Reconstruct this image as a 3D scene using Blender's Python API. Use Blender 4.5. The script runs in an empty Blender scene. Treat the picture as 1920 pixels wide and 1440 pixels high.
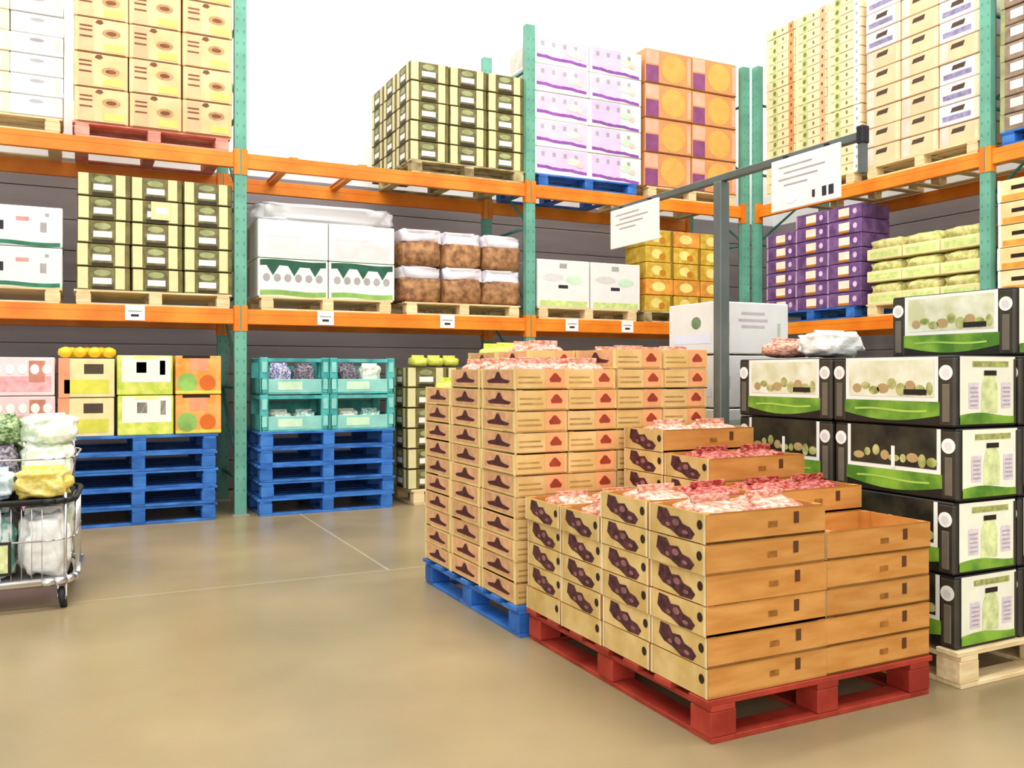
import bpy, bmesh, math, random
from mathutils import Vector, Matrix, noise
random.seed(11)
R = math.radians
SC = bpy.context.scene
COL = SC.collection

# ------------------------------------------------------------------ camera
# world frame: X runs along the back rack, Y into the depth, the camera stands at the origin
cam_d = bpy.data.cameras.new('camera'); cam = bpy.data.objects.new('camera', cam_d); COL.objects.link(cam)
cam.location = (0, 0, 1.22)
cam.rotation_euler = (R(90), 0, -math.atan(814 / 1650.0))
cam_d.sensor_fit = 'HORIZONTAL'; cam_d.sensor_width = 36.0
cam_d.lens = 1650 / 1920.0 * 36.0
cam_d.shift_y = -19 / 1920.0
cam_d.clip_end = 200
SC.camera = cam

# ------------------------------------------------------------------ light and exposure
w = bpy.data.worlds.new('world'); SC.world = w; w.use_nodes = True
bg = w.node_tree.nodes['Background']; bg.inputs[0].default_value = (1.0, 0.985, 0.96, 1); bg.inputs[1].default_value = 0.92

def area(name, loc, rot, sx, sy, power, col=(1, 0.97, 0.92)):
    d = bpy.data.lights.new(name, 'AREA'); d.shape = 'RECTANGLE'; d.size = sx; d.size_y = sy; d.energy = power; d.color = col
    o = bpy.data.objects.new(name, d); COL.objects.link(o); o.location = loc; o.rotation_euler = rot
    return o
# long rows of ceiling lights, 7.5 m up
for i, (x, y) in enumerate(((-1.5, 4.0), (2.6, 4.0), (-1.5, 0.0), (2.6, 0.0), (5.3, 1.0), (5.0, 4.2), (0.6, 5.2))):
    area('ceiling_light_lamp', (x, y, 7.4), (0, 0, 0), 3.4, 0.5, 112)
area('wall_fill_light', (4.0, 7.6, 7.2), (R(35), 0, 0), 8.0, 0.4, 150)  # added unseen light that whitens the upper back wall
area('front_fill_light', (-2.5, -5.0, 3.2), (R(80), 0, R(-22)), 7.0, 4.0, 260, (1, 0.98, 0.95))  # added fill behind the camera, brightens the fronts facing it
SC.view_settings.view_transform = 'Standard'; SC.view_settings.look = 'None'
SC.view_settings.gamma = 1; SC.view_settings.use_curve_mapping = False
SC.view_settings.exposure = 0.12

# ------------------------------------------------------------------ materials
def lin(h):
    if isinstance(h, str):
        h = h.lstrip('#'); c = [int(h[i:i + 2], 16) / 255 for i in (0, 2, 4)]
    else: c = h
    return tuple(v / 12.92 if v <= 0.04045 else ((v + 0.055) / 1.055) ** 2.4 for v in c) + (1,)
MATS = {}
def mat(name, col, rough=0.6, var=0.10, scale=9.0, metal=0.0, rand=0.10, col2=None, alpha=1.0, spec=0.4, stretch=(1, 1, 1), lo=0.35, hi=0.65, bump=0.0):
    if name in MATS: return MATS[name]
    m = bpy.data.materials.new(name); m.use_nodes = True
    nt = m.node_tree; n = nt.nodes; l = nt.links
    b = n['Principled BSDF']; b.inputs['Roughness'].default_value = rough; b.inputs['Metallic'].default_value = metal
    b.inputs['Specular IOR Level'].default_value = spec
    c = lin(col)
    tc = n.new('ShaderNodeTexCoord'); mp = n.new('ShaderNodeMapping'); mp.inputs['Scale'].default_value = stretch
    l.new(tc.outputs['Object'], mp.inputs[0])
    oi = n.new('ShaderNodeObjectInfo')
    off = n.new('ShaderNodeVectorMath'); off.operation = 'ADD'
    mul = n.new('ShaderNodeMath'); mul.operation = 'MULTIPLY'; mul.inputs[1].default_value = 31.0
    l.new(oi.outputs['Random'], mul.inputs[0]); l.new(mp.outputs[0], off.inputs[0]); l.new(mul.outputs[0], off.inputs[1])
    ns = n.new('ShaderNodeTexNoise'); ns.inputs['Scale'].default_value = scale; ns.inputs['Detail'].default_value = 4
    l.new(off.outputs[0], ns.inputs['Vector'])
    rp = n.new('ShaderNodeValToRGB'); rp.color_ramp.elements[0].position = lo; rp.color_ramp.elements[1].position = hi
    if col2 is None:
        rp.color_ramp.elements[0].color = tuple(v * (1 - var) for v in c[:3]) + (1,)
        rp.color_ramp.elements[1].color = tuple(min(1, v * (1 + var)) for v in c[:3]) + (1,)
    else:
        rp.color_ramp.elements[0].color = c; rp.color_ramp.elements[1].color = lin(col2)
    l.new(ns.outputs['Fac'], rp.inputs[0])
    hs = n.new('ShaderNodeHueSaturation'); l.new(rp.outputs[0], hs.inputs['Color'])
    mr = n.new('ShaderNodeMapRange'); mr.inputs['To Min'].default_value = 1 - rand; mr.inputs['To Max'].default_value = 1 + rand * 0.6
    l.new(oi.outputs['Random'], mr.inputs[0]); l.new(mr.outputs[0], hs.inputs['Value'])
    l.new(hs.outputs[0], b.inputs['Base Color'])
    if bump:
        bp = n.new('ShaderNodeBump'); bp.inputs['Strength'].default_value = bump; bp.inputs['Distance'].default_value = 0.01
        l.new(ns.outputs['Fac'], bp.inputs['Height']); l.new(bp.outputs[0], b.inputs['Normal'])
    if alpha < 1:
        b.inputs['Alpha'].default_value = alpha
    MATS[name] = m
    return m
M = mat
teal = M('teal_steel', '#66a48e', 0.45, 0.14, 4, rand=0.04)
teal_d = M('teal_steel_dark', '#377f70', 0.5, 0.14, 4, rand=0.04)
orange = M('orange_steel', '#de7412', 0.42, 0.12, 3, rand=0.09, col2='#ea9028')
galv = M('galvanised', '#b9b4ae', 0.4, 0.1, 8, 0.5)
wood = M('pallet_wood', '#dcbf8d', 0.8, 0.15, 6, col2='#f0dcae', stretch=(1, 6, 6), rand=0.1)
bluep = M('blue_paint', '#1d56a4', 0.55, 0.2, 5, col2='#3d80d0', rand=0.1)
redp = M('red_paint', '#8c2414', 0.6, 0.2, 6, col2='#b03c28', rand=0.08)
pinkp = M('faded_red_paint', '#d87866', 0.7, 0.2, 6, col2='#eba592', rand=0.08)
tag_w = M('white_card', '#f6f2ee', 0.5, 0.03)
ink = M('dark_ink', '#2b2430', 0.6, 0.1)
grey_ink = M('grey_ink', '#a9a4a4', 0.6, 0.1)
maroon = M('maroon_ink', '#4a1a1c', 0.6, 0.3, 30)
mauve_ink = M('mauve_ink', '#8a5a58', 0.6, 0.3, 30)
hole = M('dark_hole', '#2a1a10', 0.9, 0.1)
brown_ink = M('brown_ink', '#7a4a2c', 0.7, 0.2, 20)
black = M('black_print', '#1d1b16', 0.5, 0.2)
white = M('white_print', '#f4f3ea', 0.5, 0.03)

# ------------------------------------------------------------------ mesh builder
class MB:
    def __init__(s): s.bm = bmesh.new(); s.mats = []
    def mi(s, m):
        if m not in s.mats: s.mats.append(m)
        return s.mats.index(m)
    def box(s, x0, y0, z0, x1, y1, z1, m, bev=0.0, rot=None):
        t = bmesh.new(); bmesh.ops.create_cube(t, size=1)
        for v in t.verts:
            v.co = Vector(((x0 + x1) / 2 + v.co.x * (x1 - x0), (y0 + y1) / 2 + v.co.y * (y1 - y0), (z0 + z1) / 2 + v.co.z * (z1 - z0)))
        if bev: bmesh.ops.bevel(t, geom=list(t.edges), offset=bev, segments=1, affect='EDGES')
        if rot: bmesh.ops.transform(t, matrix=rot, verts=t.verts)
        s.merge(t, m); return s
    def merge(s, t, m, smooth=False):
        i = s.mi(m); vm = {}
        for v in t.verts: vm[v] = s.bm.verts.new(v.co)
        for f in t.faces:
            try:
                nf = s.bm.faces.new([vm[v] for v in f.verts]); nf.material_index = i; nf.smooth = smooth
            except ValueError: pass
        t.free(); return s
    def poly(s, pts, m):
        f = s.bm.faces.new([s.bm.verts.new(p) for p in pts]); f.material_index = s.mi(m); return s
    def cyl(s, p0, p1, r, m, seg=10, r2=None, smooth=True):
        p0 = Vector(p0); p1 = Vector(p1); d = p1 - p0
        t = bmesh.new(); bmesh.ops.create_cone(t, cap_ends=True, segments=seg, radius1=r, radius2=r if r2 is None else r2, depth=d.length)
        bmesh.ops.transform(t, matrix=Matrix.Translation((p0 + p1) / 2) @ d.to_track_quat('Z', 'Y').to_matrix().to_4x4(), verts=t.verts)
        return s.merge(t, m, smooth)
    def blob(s, c, r, m, seed=0, amp=0.15, fr=2.5, sub=3, sq=1.0):
        t = bmesh.new(); bmesh.ops.create_icosphere(t, subdivisions=sub, radius=1)
        for v in t.verts:
            n = noise.noise(v.co * fr + Vector((seed * 7.1, seed * 3.3, seed)))
            q = v.co.copy()
            if sq != 1.0: q = Vector([math.copysign(abs(a) ** sq, a) for a in q])
            q *= 1 + amp * n * 2
            v.co = Vector((c[0] + q.x * r[0], c[1] + q.y * r[1], c[2] + q.z * r[2]))
        return s.merge(t, m, True)
    # printed mark on one face of a box of size (w, d, h) standing centred on the origin
    def mark(s, dim, face, pts, m, k=1):
        w_, d_, h_ = dim; e = 0.0012 * k; out = []
        for u, v in pts:
            z = v * h_
            if face == '-y': out.append(((u - .5) * w_, -d_ / 2 - e, z))
            elif face == '+y': out.append(((.5 - u) * w_, d_ / 2 + e, z))
            elif face == '-x': out.append((-w_ / 2 - e, (.5 - u) * d_, z))
            elif face == '+x': out.append((w_ / 2 + e, (u - .5) * d_, z))
        return s.poly(out, m)
    def rect(s, dim, face, u0, v0, u1, v1, m, k=1): return s.mark(dim, face, [(u0, v0), (u1, v0), (u1, v1), (u0, v1)], m, k)
    def oval(s, dim, face, u, v, a, b, m, k=1, n=14):
        return s.mark(dim, face, [(u + a * math.cos(t * 2 * math.pi / n), v + b * math.sin(t * 2 * math.pi / n)) for t in range(n)], m, k)
    def wave(s, dim, face, v0, v1, amp, m, k=1, ph=0.0, u0=0.03, u1=0.97, per=1.0):
        N = 10; top = []; bot = []
        for i in range(N + 1):
            u = u0 + (u1 - u0) * i / N; o = amp * math.sin(ph + per * 2 * math.pi * i / N)
            bot.append((u, v0 + o)); top.append((u, v1 + o))
        for i in range(N): s.mark(dim, face, [bot[i], bot[i + 1], top[i + 1], top[i]], m, k)
        return s
    def mesh(s, name):
        bmesh.ops.recalc_face_normals(s.bm, faces=[f for f in s.bm.faces if len(f.verts) > 0])
        me = bpy.data.meshes.new(name); s.bm.to_mesh(me); s.bm.free()
        for m in s.mats: me.materials.append(m)
        return me

LABELS = {}
def tag(o, label, cat, group=None):
    o['label'] = label; o['category'] = cat
    if group: o['group'] = group
    nw = len(label.split())
    if not 4 <= nw <= 16: print('LABEL LENGTH', nw, label)
    if label in LABELS: print('LABEL TWICE', label)
    LABELS[label] = 1
    return o
def obj(name, me, parent=None, loc=(0, 0, 0), rz=0.0):
    if isinstance(me, MB): me = me.mesh(name)
    o = bpy.data.objects.new(name, me); COL.objects.link(o); o.location = loc; o.rotation_euler = (0, 0, rz)
    if parent: o.parent = parent
    return o
def struct(name, me):
    o = obj(name, me); o['kind'] = 'structure'; return o
class Kind:
    """a kind of thing: its own mesh (or None) and its parts [(name, mesh, label or None, [sub-parts])]"""
    def __init__(s, name, me, parts=(), cat='box'):
        s.name = name; s.me = me.mesh(name) if isinstance(me, MB) else me; s.cat = cat
        def conv(ps): return [(p[0], p[1].mesh(p[0]) if isinstance(p[1], MB) else p[1], p[2] if len(p) > 2 else None, conv(p[3]) if len(p) > 3 else []) for p in ps]
        s.parts = conv(parts)
    def put(s, loc, rz, label, group=None):
        o = bpy.data.objects.new(s.name, s.me); COL.objects.link(o); o.location = loc; o.rotation_euler = (0, 0, rz)
        tag(o, label, s.cat, group)
        def rec(par, ps):
            for nm, me, lb, sub in ps:
                c = bpy.data.objects.new(nm, me); COL.objects.link(c); c.parent = par
                if lb: c['label'] = lb
                rec(c, sub)
        rec(o, s.parts); return o
ORD = ['bottom', 'second', 'third', 'fourth', 'fifth', 'sixth', 'seventh', 'eighth', 'ninth', 'tenth', 'eleventh', 'twelfth', 'thirteenth', 'fourteenth', 'fifteenth', 'sixteenth', 'seventeenth', 'eighteenth', 'nineteenth', 'twentieth']
def layer_word(i, n): return 'bottom layer' if i == 0 else ('top layer' if i == n - 1 else ORD[i] + ' layer up')
def stack(kinds, origin, du, n_layers, h, desc, cols, where, group, rz=0.0, jit=0.004, rot=0.006, only=None, deep=None):
    """columns of boxes; origin = base of the first column's centre, du = step from column to column"""
    for c, cn in enumerate(cols):
        n = n_layers[c] if isinstance(n_layers, (list, tuple)) else n_layers
        for i in range(n):
            if only and not only(c, i): continue
            k = kinds(c, i) if callable(kinds) else kinds
            x = origin[0] + du[0] * c + random.uniform(-jit, jit); y = origin[1] + du[1] * c + random.uniform(-jit, jit)
            k.put((x, y, origin[2] + h * i), rz + random.uniform(-rot, rot), f"{desc}, {cn}, {layer_word(i, n)}{', ' + where if where else ''}", group)

# ------------------------------------------------------------------ the room
def floor_mat():
    m = bpy.data.materials.new('polished_concrete'); m.use_nodes = True; nt = m.node_tree; n = nt.nodes; l = nt.links
    b = n['Principled BSDF']
    tc = n.new('ShaderNodeTexCoord')
    n1 = n.new('ShaderNodeTexNoise'); n1.inputs['Scale'].default_value = 0.9; n1.inputs['Detail'].default_value = 6; l.new(tc.outputs['Object'], n1.inputs['Vector'])
    rp = n.new('ShaderNodeValToRGB'); e = rp.color_ramp.elements
    e[0].position = 0.3; e[0].color = lin('#8b7b5a'); e[1].position = 0.72; e[1].color = lin('#a5926e')
    l.new(n1.outputs['Fac'], rp.inputs[0])
    n2 = n.new('ShaderNodeTexNoise'); n2.inputs['Scale'].default_value = 7; n2.inputs['Detail'].default_value = 5; l.new(tc.outputs['Object'], n2.inputs['Vector'])
    mx = n.new('ShaderNodeMixRGB'); mx.blend_type = 'MULTIPLY'; mx.inputs[0].default_value = 0.12; l.new(rp.outputs[0], mx.inputs[1]); l.new(n2.outputs['Color'], mx.inputs[2])
    sx = n.new('ShaderNodeSeparateXYZ'); l.new(tc.outputs['Object'], sx.inputs[0])
    fac = None
    for ax, pos, wd in ((0, 1.735, 0.008), (1, 5.25, 0.006), (0, -4.3, 0.008)):     # saw-cut joints in the slab
        s_ = n.new('ShaderNodeMath'); s_.operation = 'COMPARE'; s_.inputs[1].default_value = pos; s_.inputs[2].default_value = wd
        l.new(sx.outputs[ax], s_.inputs[0])
        if fac is None: fac = s_.outputs[0]
        else:
            a = n.new('ShaderNodeMath'); a.operation = 'MAXIMUM'; l.new(fac, a.inputs[0]); l.new(s_.outputs[0], a.inputs[1]); fac = a.outputs[0]
    gt = n.new('ShaderNodeMath'); gt.operation = 'GREATER_THAN'; gt.inputs[1].default_value = 5.24; l.new(sx.outputs[1], gt.inputs[0])
    ga = n.new('ShaderNodeMath'); ga.operation = 'MULTIPLY'; l.new(fac, ga.inputs[0]); l.new(gt.outputs[0], ga.inputs[1]); fac = ga.outputs[0]
    m2 = n.new('ShaderNodeMixRGB'); m2.inputs[2].default_value = lin('#b9ab88'); l.new(mx.outputs[0], m2.inputs[1])
    mu = n.new('ShaderNodeMath'); mu.operation = 'MULTIPLY'; mu.inputs[1].default_value = 0.7; l.new(fac, mu.inputs[0]); l.new(mu.outputs[0], m2.inputs[0])
    l.new(m2.outputs[0], b.inputs['Base Color'])
    mr = n.new('ShaderNodeMapRange'); mr.inputs['To Min'].default_value = 0.2; mr.inputs['To Max'].default_value = 0.42; l.new(n1.outputs['Fac'], mr.inputs[0]); l.new(mr.outputs[0], b.inputs['Roughness'])
    return m
b = MB(); b.box(-9, -7, -0.2, 9.2, 9.8, 0, floor_mat()); struct('floor', b)
wall_w = M('white_wall_panel', '#f4f6f6', 0.7, 0.02, 2, rand=0)
wall_g = M('shade_grey_cladding', '#8f8789', 0.6, 0.10, 1.2, rand=0, stretch=(0.4, 0.4, 6))
b = MB(); b.box(-9, 9.6, 0, 9.2, 9.8, 7.4, wall_w); struct('wall_back', b)
b = MB(); b.box(8.9, -7, 0, 9.2, 9.6, 7.4, wall_w); struct('wall_right', b)
def cladding(horizontal_len, along):          # ribbed cladding on the lower wall; its grey paints in shade behind the racks
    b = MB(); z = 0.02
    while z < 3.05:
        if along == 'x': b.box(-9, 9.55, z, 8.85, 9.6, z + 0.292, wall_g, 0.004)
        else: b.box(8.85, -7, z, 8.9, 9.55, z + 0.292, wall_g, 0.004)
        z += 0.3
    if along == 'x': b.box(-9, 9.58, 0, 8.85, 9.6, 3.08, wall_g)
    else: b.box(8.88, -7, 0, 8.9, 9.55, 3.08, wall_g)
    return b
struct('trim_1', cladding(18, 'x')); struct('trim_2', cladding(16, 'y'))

# ------------------------------------------------------------------ pallet racking
PY = 7.88; L1 = 1.78; L2 = 3.13; TOP = 4.73
def upright(name_lbl, x, y, along):
    """ladder frame: front post at (x, y), rear post 1.05 m behind (towards +y, or +x for the side rack)"""
    e = bpy.data.objects.new('rack_upright', None); COL.objects.link(e); e.location = (x, y, 0); e.rotation_euler = (0, 0, 0 if along == 'y' else -math.pi / 2)
    tag(e, name_lbl, 'rack upright', 'green upright frames of the pallet racks')
    def post(yy):
        b = MB()
        b.box(-.05, yy - .035, 0.008, .05, yy - .03, TOP, teal)                     # web towards the aisle
        b.box(-.05, yy - .03, 0.008, -.045, yy + .04, TOP, teal); b.box(.045, yy - .03, 0.008, .05, yy + .04, TOP, teal)
        b.box(-.05, yy + .035, 0.008, -.02, yy + .04, TOP, teal); b.box(.02, yy + .035, 0.008, .05, yy + .04, TOP, teal)
        z = 0.2
        while z < TOP - 0.1:                                                        # beam slots
            for sx in (-.028, .028): b.box(sx - .004, yy - .0356, z, sx + .004, yy - .0345, z + .025, teal_d)
            z += 0.1016
        return b
    p = obj('post', post(0.0), e); q = obj('post', post(1.03), e)
    for par, yy in ((p, 0), (q, 1.03)):
        b = MB(); b.box(-.07, yy - .06, 0, .07, yy + .06, .008, galv); obj('base_plate', b, par)
    zs = [0.3, 1.1, 1.9, 2.7, 3.5, 4.3]
    for i, z in enumerate(zs):
        b = MB(); b.cyl((0, .03, z), (0, 1.0, z), .016, teal_d, 8); obj('horizontal_brace', b, e)
        if i < len(zs) - 1:
            b = MB(); b.cyl((0, .03, z + .03), (0, 1.0, zs[i + 1] - .03), .014, teal_d, 8); obj('diagonal_brace', b, e)
    return e
bx = (-1.56, 1.26, 4.08, 6.86)
where_b = ('at the end of the back rack by the wrapped cart', 'beside the teal crates in the back rack', 'between the tan trays and the olive-striped trays', 'in the corner, its top standing free')
for x, wtxt in zip(bx, where_b): upright('green steel rack upright ' + wtxt, x, PY, 'y')
ry = (7.80, 4.95, 2.08)
where_r = ('starting the side rack at the corner', 'of the side rack between pale trays and orange cartons', 'of the side rack behind the green crates')
for y, wtxt in zip(ry, where_r): upright('green steel rack upright ' + wtxt, 6.98, y, 'x')
def beam(p0, p1, z, lbl):
    """box-section beam with step, hung between two uprights"""
    p0 = Vector((p0[0], p0[1], 0)); p1 = Vector((p1[0], p1[1], 0)); L = (p1 - p0).length
    e = bpy.data.objects.new('rack_beam', None); COL.objects.link(e); e.location = (p0.x, p0.y, z); e.rotation_euler = (0, 0, math.atan2((p1 - p0).y, (p1 - p0).x))
    tag(e, lbl, 'rack beam', 'orange beams of the pallet racks')
    b = MB(); b.box(.056, -.025, -.13, L - .056, .025, 0, orange, 0.004); b.box(.056, -.027, -.045, L - .056, -.024, -.038, orange)
    obj('beam_tube', b, e)
    for xx in (.051, L - .057):
        b = MB(); b.box(xx, -.034, -.19, xx + .006, .03, .03, orange); b.box(xx - (.045 if xx < 1 else -.006), -.041, -.19, xx + (.006 if xx < 1 else .051), -.036, .03, orange)
        obj('end_connector', b, e, )
    return e
bay = ('end bay behind the cart', 'bay over the teal crates', 'bay nearest the corner')
for i in range(3):
    for z, zn in ((L1, 'lower'), (L2, 'upper')):
        beam((bx[i], PY), (bx[i + 1], PY), z, f'{zn} front orange beam of the back rack, {bay[i]}')
        beam((bx[i], PY + 1.03), (bx[i + 1], PY + 1.03), z, f'{zn} rear orange beam of the back rack, {bay[i]}')
bayr = ('bay with the purple trays', 'bay with the orange cartons')
for i in range(2):
    for z, zn in ((L1, 'lower'), (L2, 'upper')):
        beam((6.98, ry[i]), (6.98, ry[i + 1]), z, f'{zn} front orange beam of the side rack, {bayr[i]}')
        beam((8.01, ry[i]), (8.01, ry[i + 1]), z, f'{zn} rear orange beam of the side rack, {bayr[i]}')
# pallet support bars lying across the beams of the emptiest part
def support(x, lbl):
    b = MB(); b.box(-.03, .03, -.05, .03, 1.0, -.012, orange, .003); b.box(-.04, -.02, -.012, .04, 1.05, -.001, orange)
    o = obj('pallet_support', b, loc=(x, PY, L2 + .012)); tag(o, lbl, 'support bar', 'orange support bars across the beams')
support(1.72, 'orange support bar across the empty shelf, next to the upright')
support(2.35, 'orange support bar across the empty shelf, by the striped trays')

# ------------------------------------------------------------------ pallets
def pallet_kind(m, L=1.22, D=1.02, h=0.144, nm='pallet'):
    deck = []
    t = 0.02 if h > .13 else 0.016
    nb = 7; bw = 0.098
    for i in range(nb):
        y = -D / 2 + bw / 2 + (D - bw) * i / (nb - 1)
        b = MB(); b.box(-L / 2, y - bw / 2, h - t, L / 2, y + bw / 2, h, m, .002); deck.append(('deck_board', b))
    st = []
    for x in (-L / 2 + .07, 0, L / 2 - .07):
        b = MB(); b.box(x - .05, -D / 2, h - 2 * t, x + .05, D / 2, h - t, m, .002); st.append(('stringer_board', b))
        b = MB(); b.box(x - .05, -D / 2, 0, x + .05, D / 2, t * .9, m, .002); st.append(('bottom_board', b))
        for y in (-D / 2 + .055, 0, D / 2 - .055):
            b = MB(); b.box(x - .055 if x else -.05, y - .055, t * .9, x + .055 if x else .05, y + .055, h - 2 * t, m, .004); st.append(('block', b))
    for y in (-D / 2 + .05, D / 2 - .05):
        b = MB(); xs = (-L / 2 + .12, -.05, .05, L / 2 - .12)
        b.box(xs[0], y - .05, 0, xs[1], y + .05, t * .9, m, .002); b.box(xs[2], y - .05, 0, xs[3], y + .05, t * .9, m, .002); st.append(('bottom_board', b))
    return Kind(nm, None, deck + st, 'pallet')
PW = pallet_kind(wood, h=.12, nm='wooden_pallet'); PB = pallet_kind(bluep, h=.12, nm='blue_pallet'); PP = pallet_kind(pinkp, h=.12, nm='red_pallet')
PD = pallet_kind(M('dark_stained_wood', '#7c6a48', .8, .2, 6, col2='#cfc08c'), h=.12, nm='wooden_pallet')
FW = pallet_kind(wood, nm='wooden_pallet'); FB = pallet_kind(bluep, nm='blue_pallet')
def rackp(kind, u, lvl, side, lbl, dep=.50):
    z = (L1, L2)[lvl] + .001
    if side == 'b': return kind.put((u, PY + dep, z), 0, lbl, 'pallets standing on the rack beams')
    return kind.put((6.98 + dep, u, z), -math.pi / 2, lbl, 'pallets standing on the rack beams')
Z1 = L1 + .122; Z2 = L2 + .122

# ------------------------------------------------------------------ boxes on the racks
def carton(nm, dim, m, bev=.006):
    b = MB(); b.box(-dim[0] / 2, -dim[1] / 2, 0, dim[0] / 2, dim[1] / 2, dim[2] - .004, m, bev); return b
GB = 'boxes loaded on the pallet racks'
# white boxes with grey slot, upper shelf
d = (.37, .45, .16); wbox = M('white_carton', '#e6e6e2', .6, .03, rand=.04)
b = carton('', d, wbox); b.oval(d, '-y', .5, .62, .36, .3, M('pale_blue_print', '#dfe4f6', .6, .02)); b.oval(d, '-y', .5, .7, .14, .09, grey_ink, 2); b.rect(d, '-y', .86, .2, .93, .85, M('soft_grey_print', '#cfc9bd')); b.rect(d, '-x', .05, .1, .95, .3, M('khaki_print', '#b9b184'))
WU = Kind('white_carton', b)
b = carton('', d, M('cream_carton', '#efe6c2', .6, .05)); b.rect(d, '-y', .1, .1, .25, .85, M('khaki_print', '#b9b184')); b.rect(d, '-y', .6, .2, .85, .8, white)
CU = Kind('cream_carton', b)
stack(lambda c, i: WU if c == 1 else CU, (-.66, PY + .21, Z2), (.37, 0), [8, 8], .161, 'slotted white carton', ['outer column', 'column by the peach cartons'], 'upper shelf', GB)
# peach cartons with brown print on a faded red pallet
d = (.40, .5, .28); peach = M('peach_carton', '#e4b884', .65, .08, 4, col2='#ebcb9a', rand=.06)
def peachbox(var):
    b = carton('', d, peach)
    b.rect(d, '-y', .08, .06, .36, .94, M('peach_panel', '#e9b488', .6, .06))
    for v in (.72, .6, .42): b.rect(d, '-y', .10, v, .33, v + .05, brown_ink, 2)
    b.mark(d, '-y', [(.38, .86), (.48, .82), (.54, .88), (.5, .96), (.42, .95)], brown_ink)
    b.oval(d, '-y', .68, .6 - .1 * var, .17, .13, M('tan_print', '#b98d5c', .6, .2, 25))
    b.oval(d, '-y', .68, .6 - .1 * var, .1, .06, brown_ink, 2)
    b.rect(d, '-y', .06, .0, .94, .03, brown_ink)
    b.rect(d, '-y', .55, .08, .92, .3, M('mustard_print', '#e8cc6c', .6, .1), 2)
    return Kind('peach_carton', b)
pk = [peachbox(0), peachbox(1)]
stack(lambda c, i: pk[(c + i) % 2], (.17, PY + .23, Z2), (.41, 0), 5, .281, 'peach fruit carton', ['column by white cartons', 'centre column', 'column by the upright'], 'upper shelf', GB)
# olive striped trays (two pallets of them) with white handles
olive = M('olive_print', '#59512a', .6, .35, 18, col2='#7d7648'); pale = M('pale_yellow_carton', '#dcd49e', .6, .05, rand=.05)
d = (.395, .395, .187)
def striped():
    b = carton('', d, M('olive_carton', '#6d6434', .65, .25, 12))
    for f in ('-y', '-x', '+x'):
        b.rect(d, f, .02, .05, .21, .97, pale); b.rect(d, f, .72, .05, .90, .97, pale)
        b.rect(d, f, .25, .18, .70, .95, olive); b.rect(d, f, .30, .26, .65, .52, white, 2); b.oval(d, f, .47, .74, .16, .14, M('sage_print', '#9aa06c', .6, .2), 2); b.rect(d, f, .28, .04, .68, .16, M('deep_brown_print', '#2e2415', .6, .1), 2)
    return Kind('striped_tray', b, cat='tray')
ST = striped()
stack(ST, (.19, PY + .2, Z1), (.405, 0), 5, .190, 'olive-striped tray', ['column by white cartons', 'centre column', 'column by the upright'], 'middle shelf', GB)
stack(ST, (3.02, PY + .22, Z2), (.405, 0), 5, .190, 'olive-striped tray', ['column at the open end', 'centre column', 'column by the upright'], 'upper shelf front', GB)
for r in (1, 2):
    stack(ST, (3.02, PY + .22 + .41 * r, Z2), (.405, 0), 5, .190, 'olive-striped tray', ['column at the open end'], 'upper shelf ' + ('second row' if r == 1 else 'rear row'), GB)
b = MB(); b.rect((.16, 0, .16), '-y', 0, 0, 1, 1, pale); 
lab = MB(); lab.box(-.075, -.002, 0, .075, 0, .15, pale); lab.box(-.04, -.003, .05, .05, -.002, .10, tag_w)
o = obj('paper_label', lab, loc=(.62, PY - .008, Z1 + .6)); tag(o, 'pale yellow paper label stuck on the olive-striped trays', 'label')
# white cartons with purple wave on a blue pallet
d = (.65, .6, .28)
lil = M('lilac_print', '#e0c2ea', .6, .08); pur = M('purple_print', '#8d4aa6', .6, .15, 12)
def purplewave(side):
    b = carton('', d, wbox)
    b.rect(d, '-y', .04, .2, .6 if side else .96, .95, lil)
    a, z_ = ((.22, .13), (.12, .02))[side]
    N = 6
    for i in range(N):
        u0 = .05 + .9 * i / N; u1 = .05 + .9 * (i + 1) / N; v0 = a + (z_ - a) * i / N + .02 * math.sin(i * 2); v1 = a + (z_ - a) * (i + 1) / N + .02 * math.sin(i * 2 + 2)
        b.mark(d, '-y', [(u0, v0), (u1, v1), (u1, v1 + .10), (u0, v0 + .12)], pur, 2)
    for k in range(4): b.rect(d, '-y', .12 + .2 * k, .66, .18 + .2 * k, .82, grey_ink, 2)
    b.oval(d, '-y', .7, .55, .12, .14, M('mint_print', '#cdeccb', .6, .1), 3); b.oval(d, '-y', .82, .45, .06, .1, M('soft_pink_print', '#f6c8bd'), 4)
    b.rect(d, '-x', .1, .1, .9, .8, M('soft_grey_print', '#cfc9bd'))
    return Kind('purple_wave_carton', b)
pw = [purplewave(0), purplewave(1)]
stack(lambda c, i: pw[c], (4.46, PY + .3, Z2), (.655, 0), 5, .281, 'white carton with purple wave', ['column by the upright', 'column by orange cartons'], 'upper shelf', GB)
# orange and purple cartons
d = (.62, .6, .372); och = M('apricot_carton', '#d9965e', .6, .08, 5, rand=.05)
b = carton('', d, och)
b.rect(d, '-y', 0.01, .04, .28, .52, M('plum_print', '#8a4a7c', .6, .15)); b.rect(d, '-y', .01, .56, .28, .95, M('soft_rose_print', '#f0b298', .6)); b.oval(d, '-y', .6, .5, .26, .42, M('amber_print', '#e2ae58', .6, .08)); b.rect(d, '-y', .0, .0, 1, .035, brown_ink); b.rect(d, '-y', .9, .1, .98, .9, M('soft_rose_print', '#f0b298', .6))
OC = Kind('apricot_carton', b)
stack(OC, (5.80, PY + .3, Z2), (.63, 0), 4, .374, 'apricot carton with plum block', ['column by white cartons', 'column by the corner'], 'upper shelf', GB)

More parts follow.
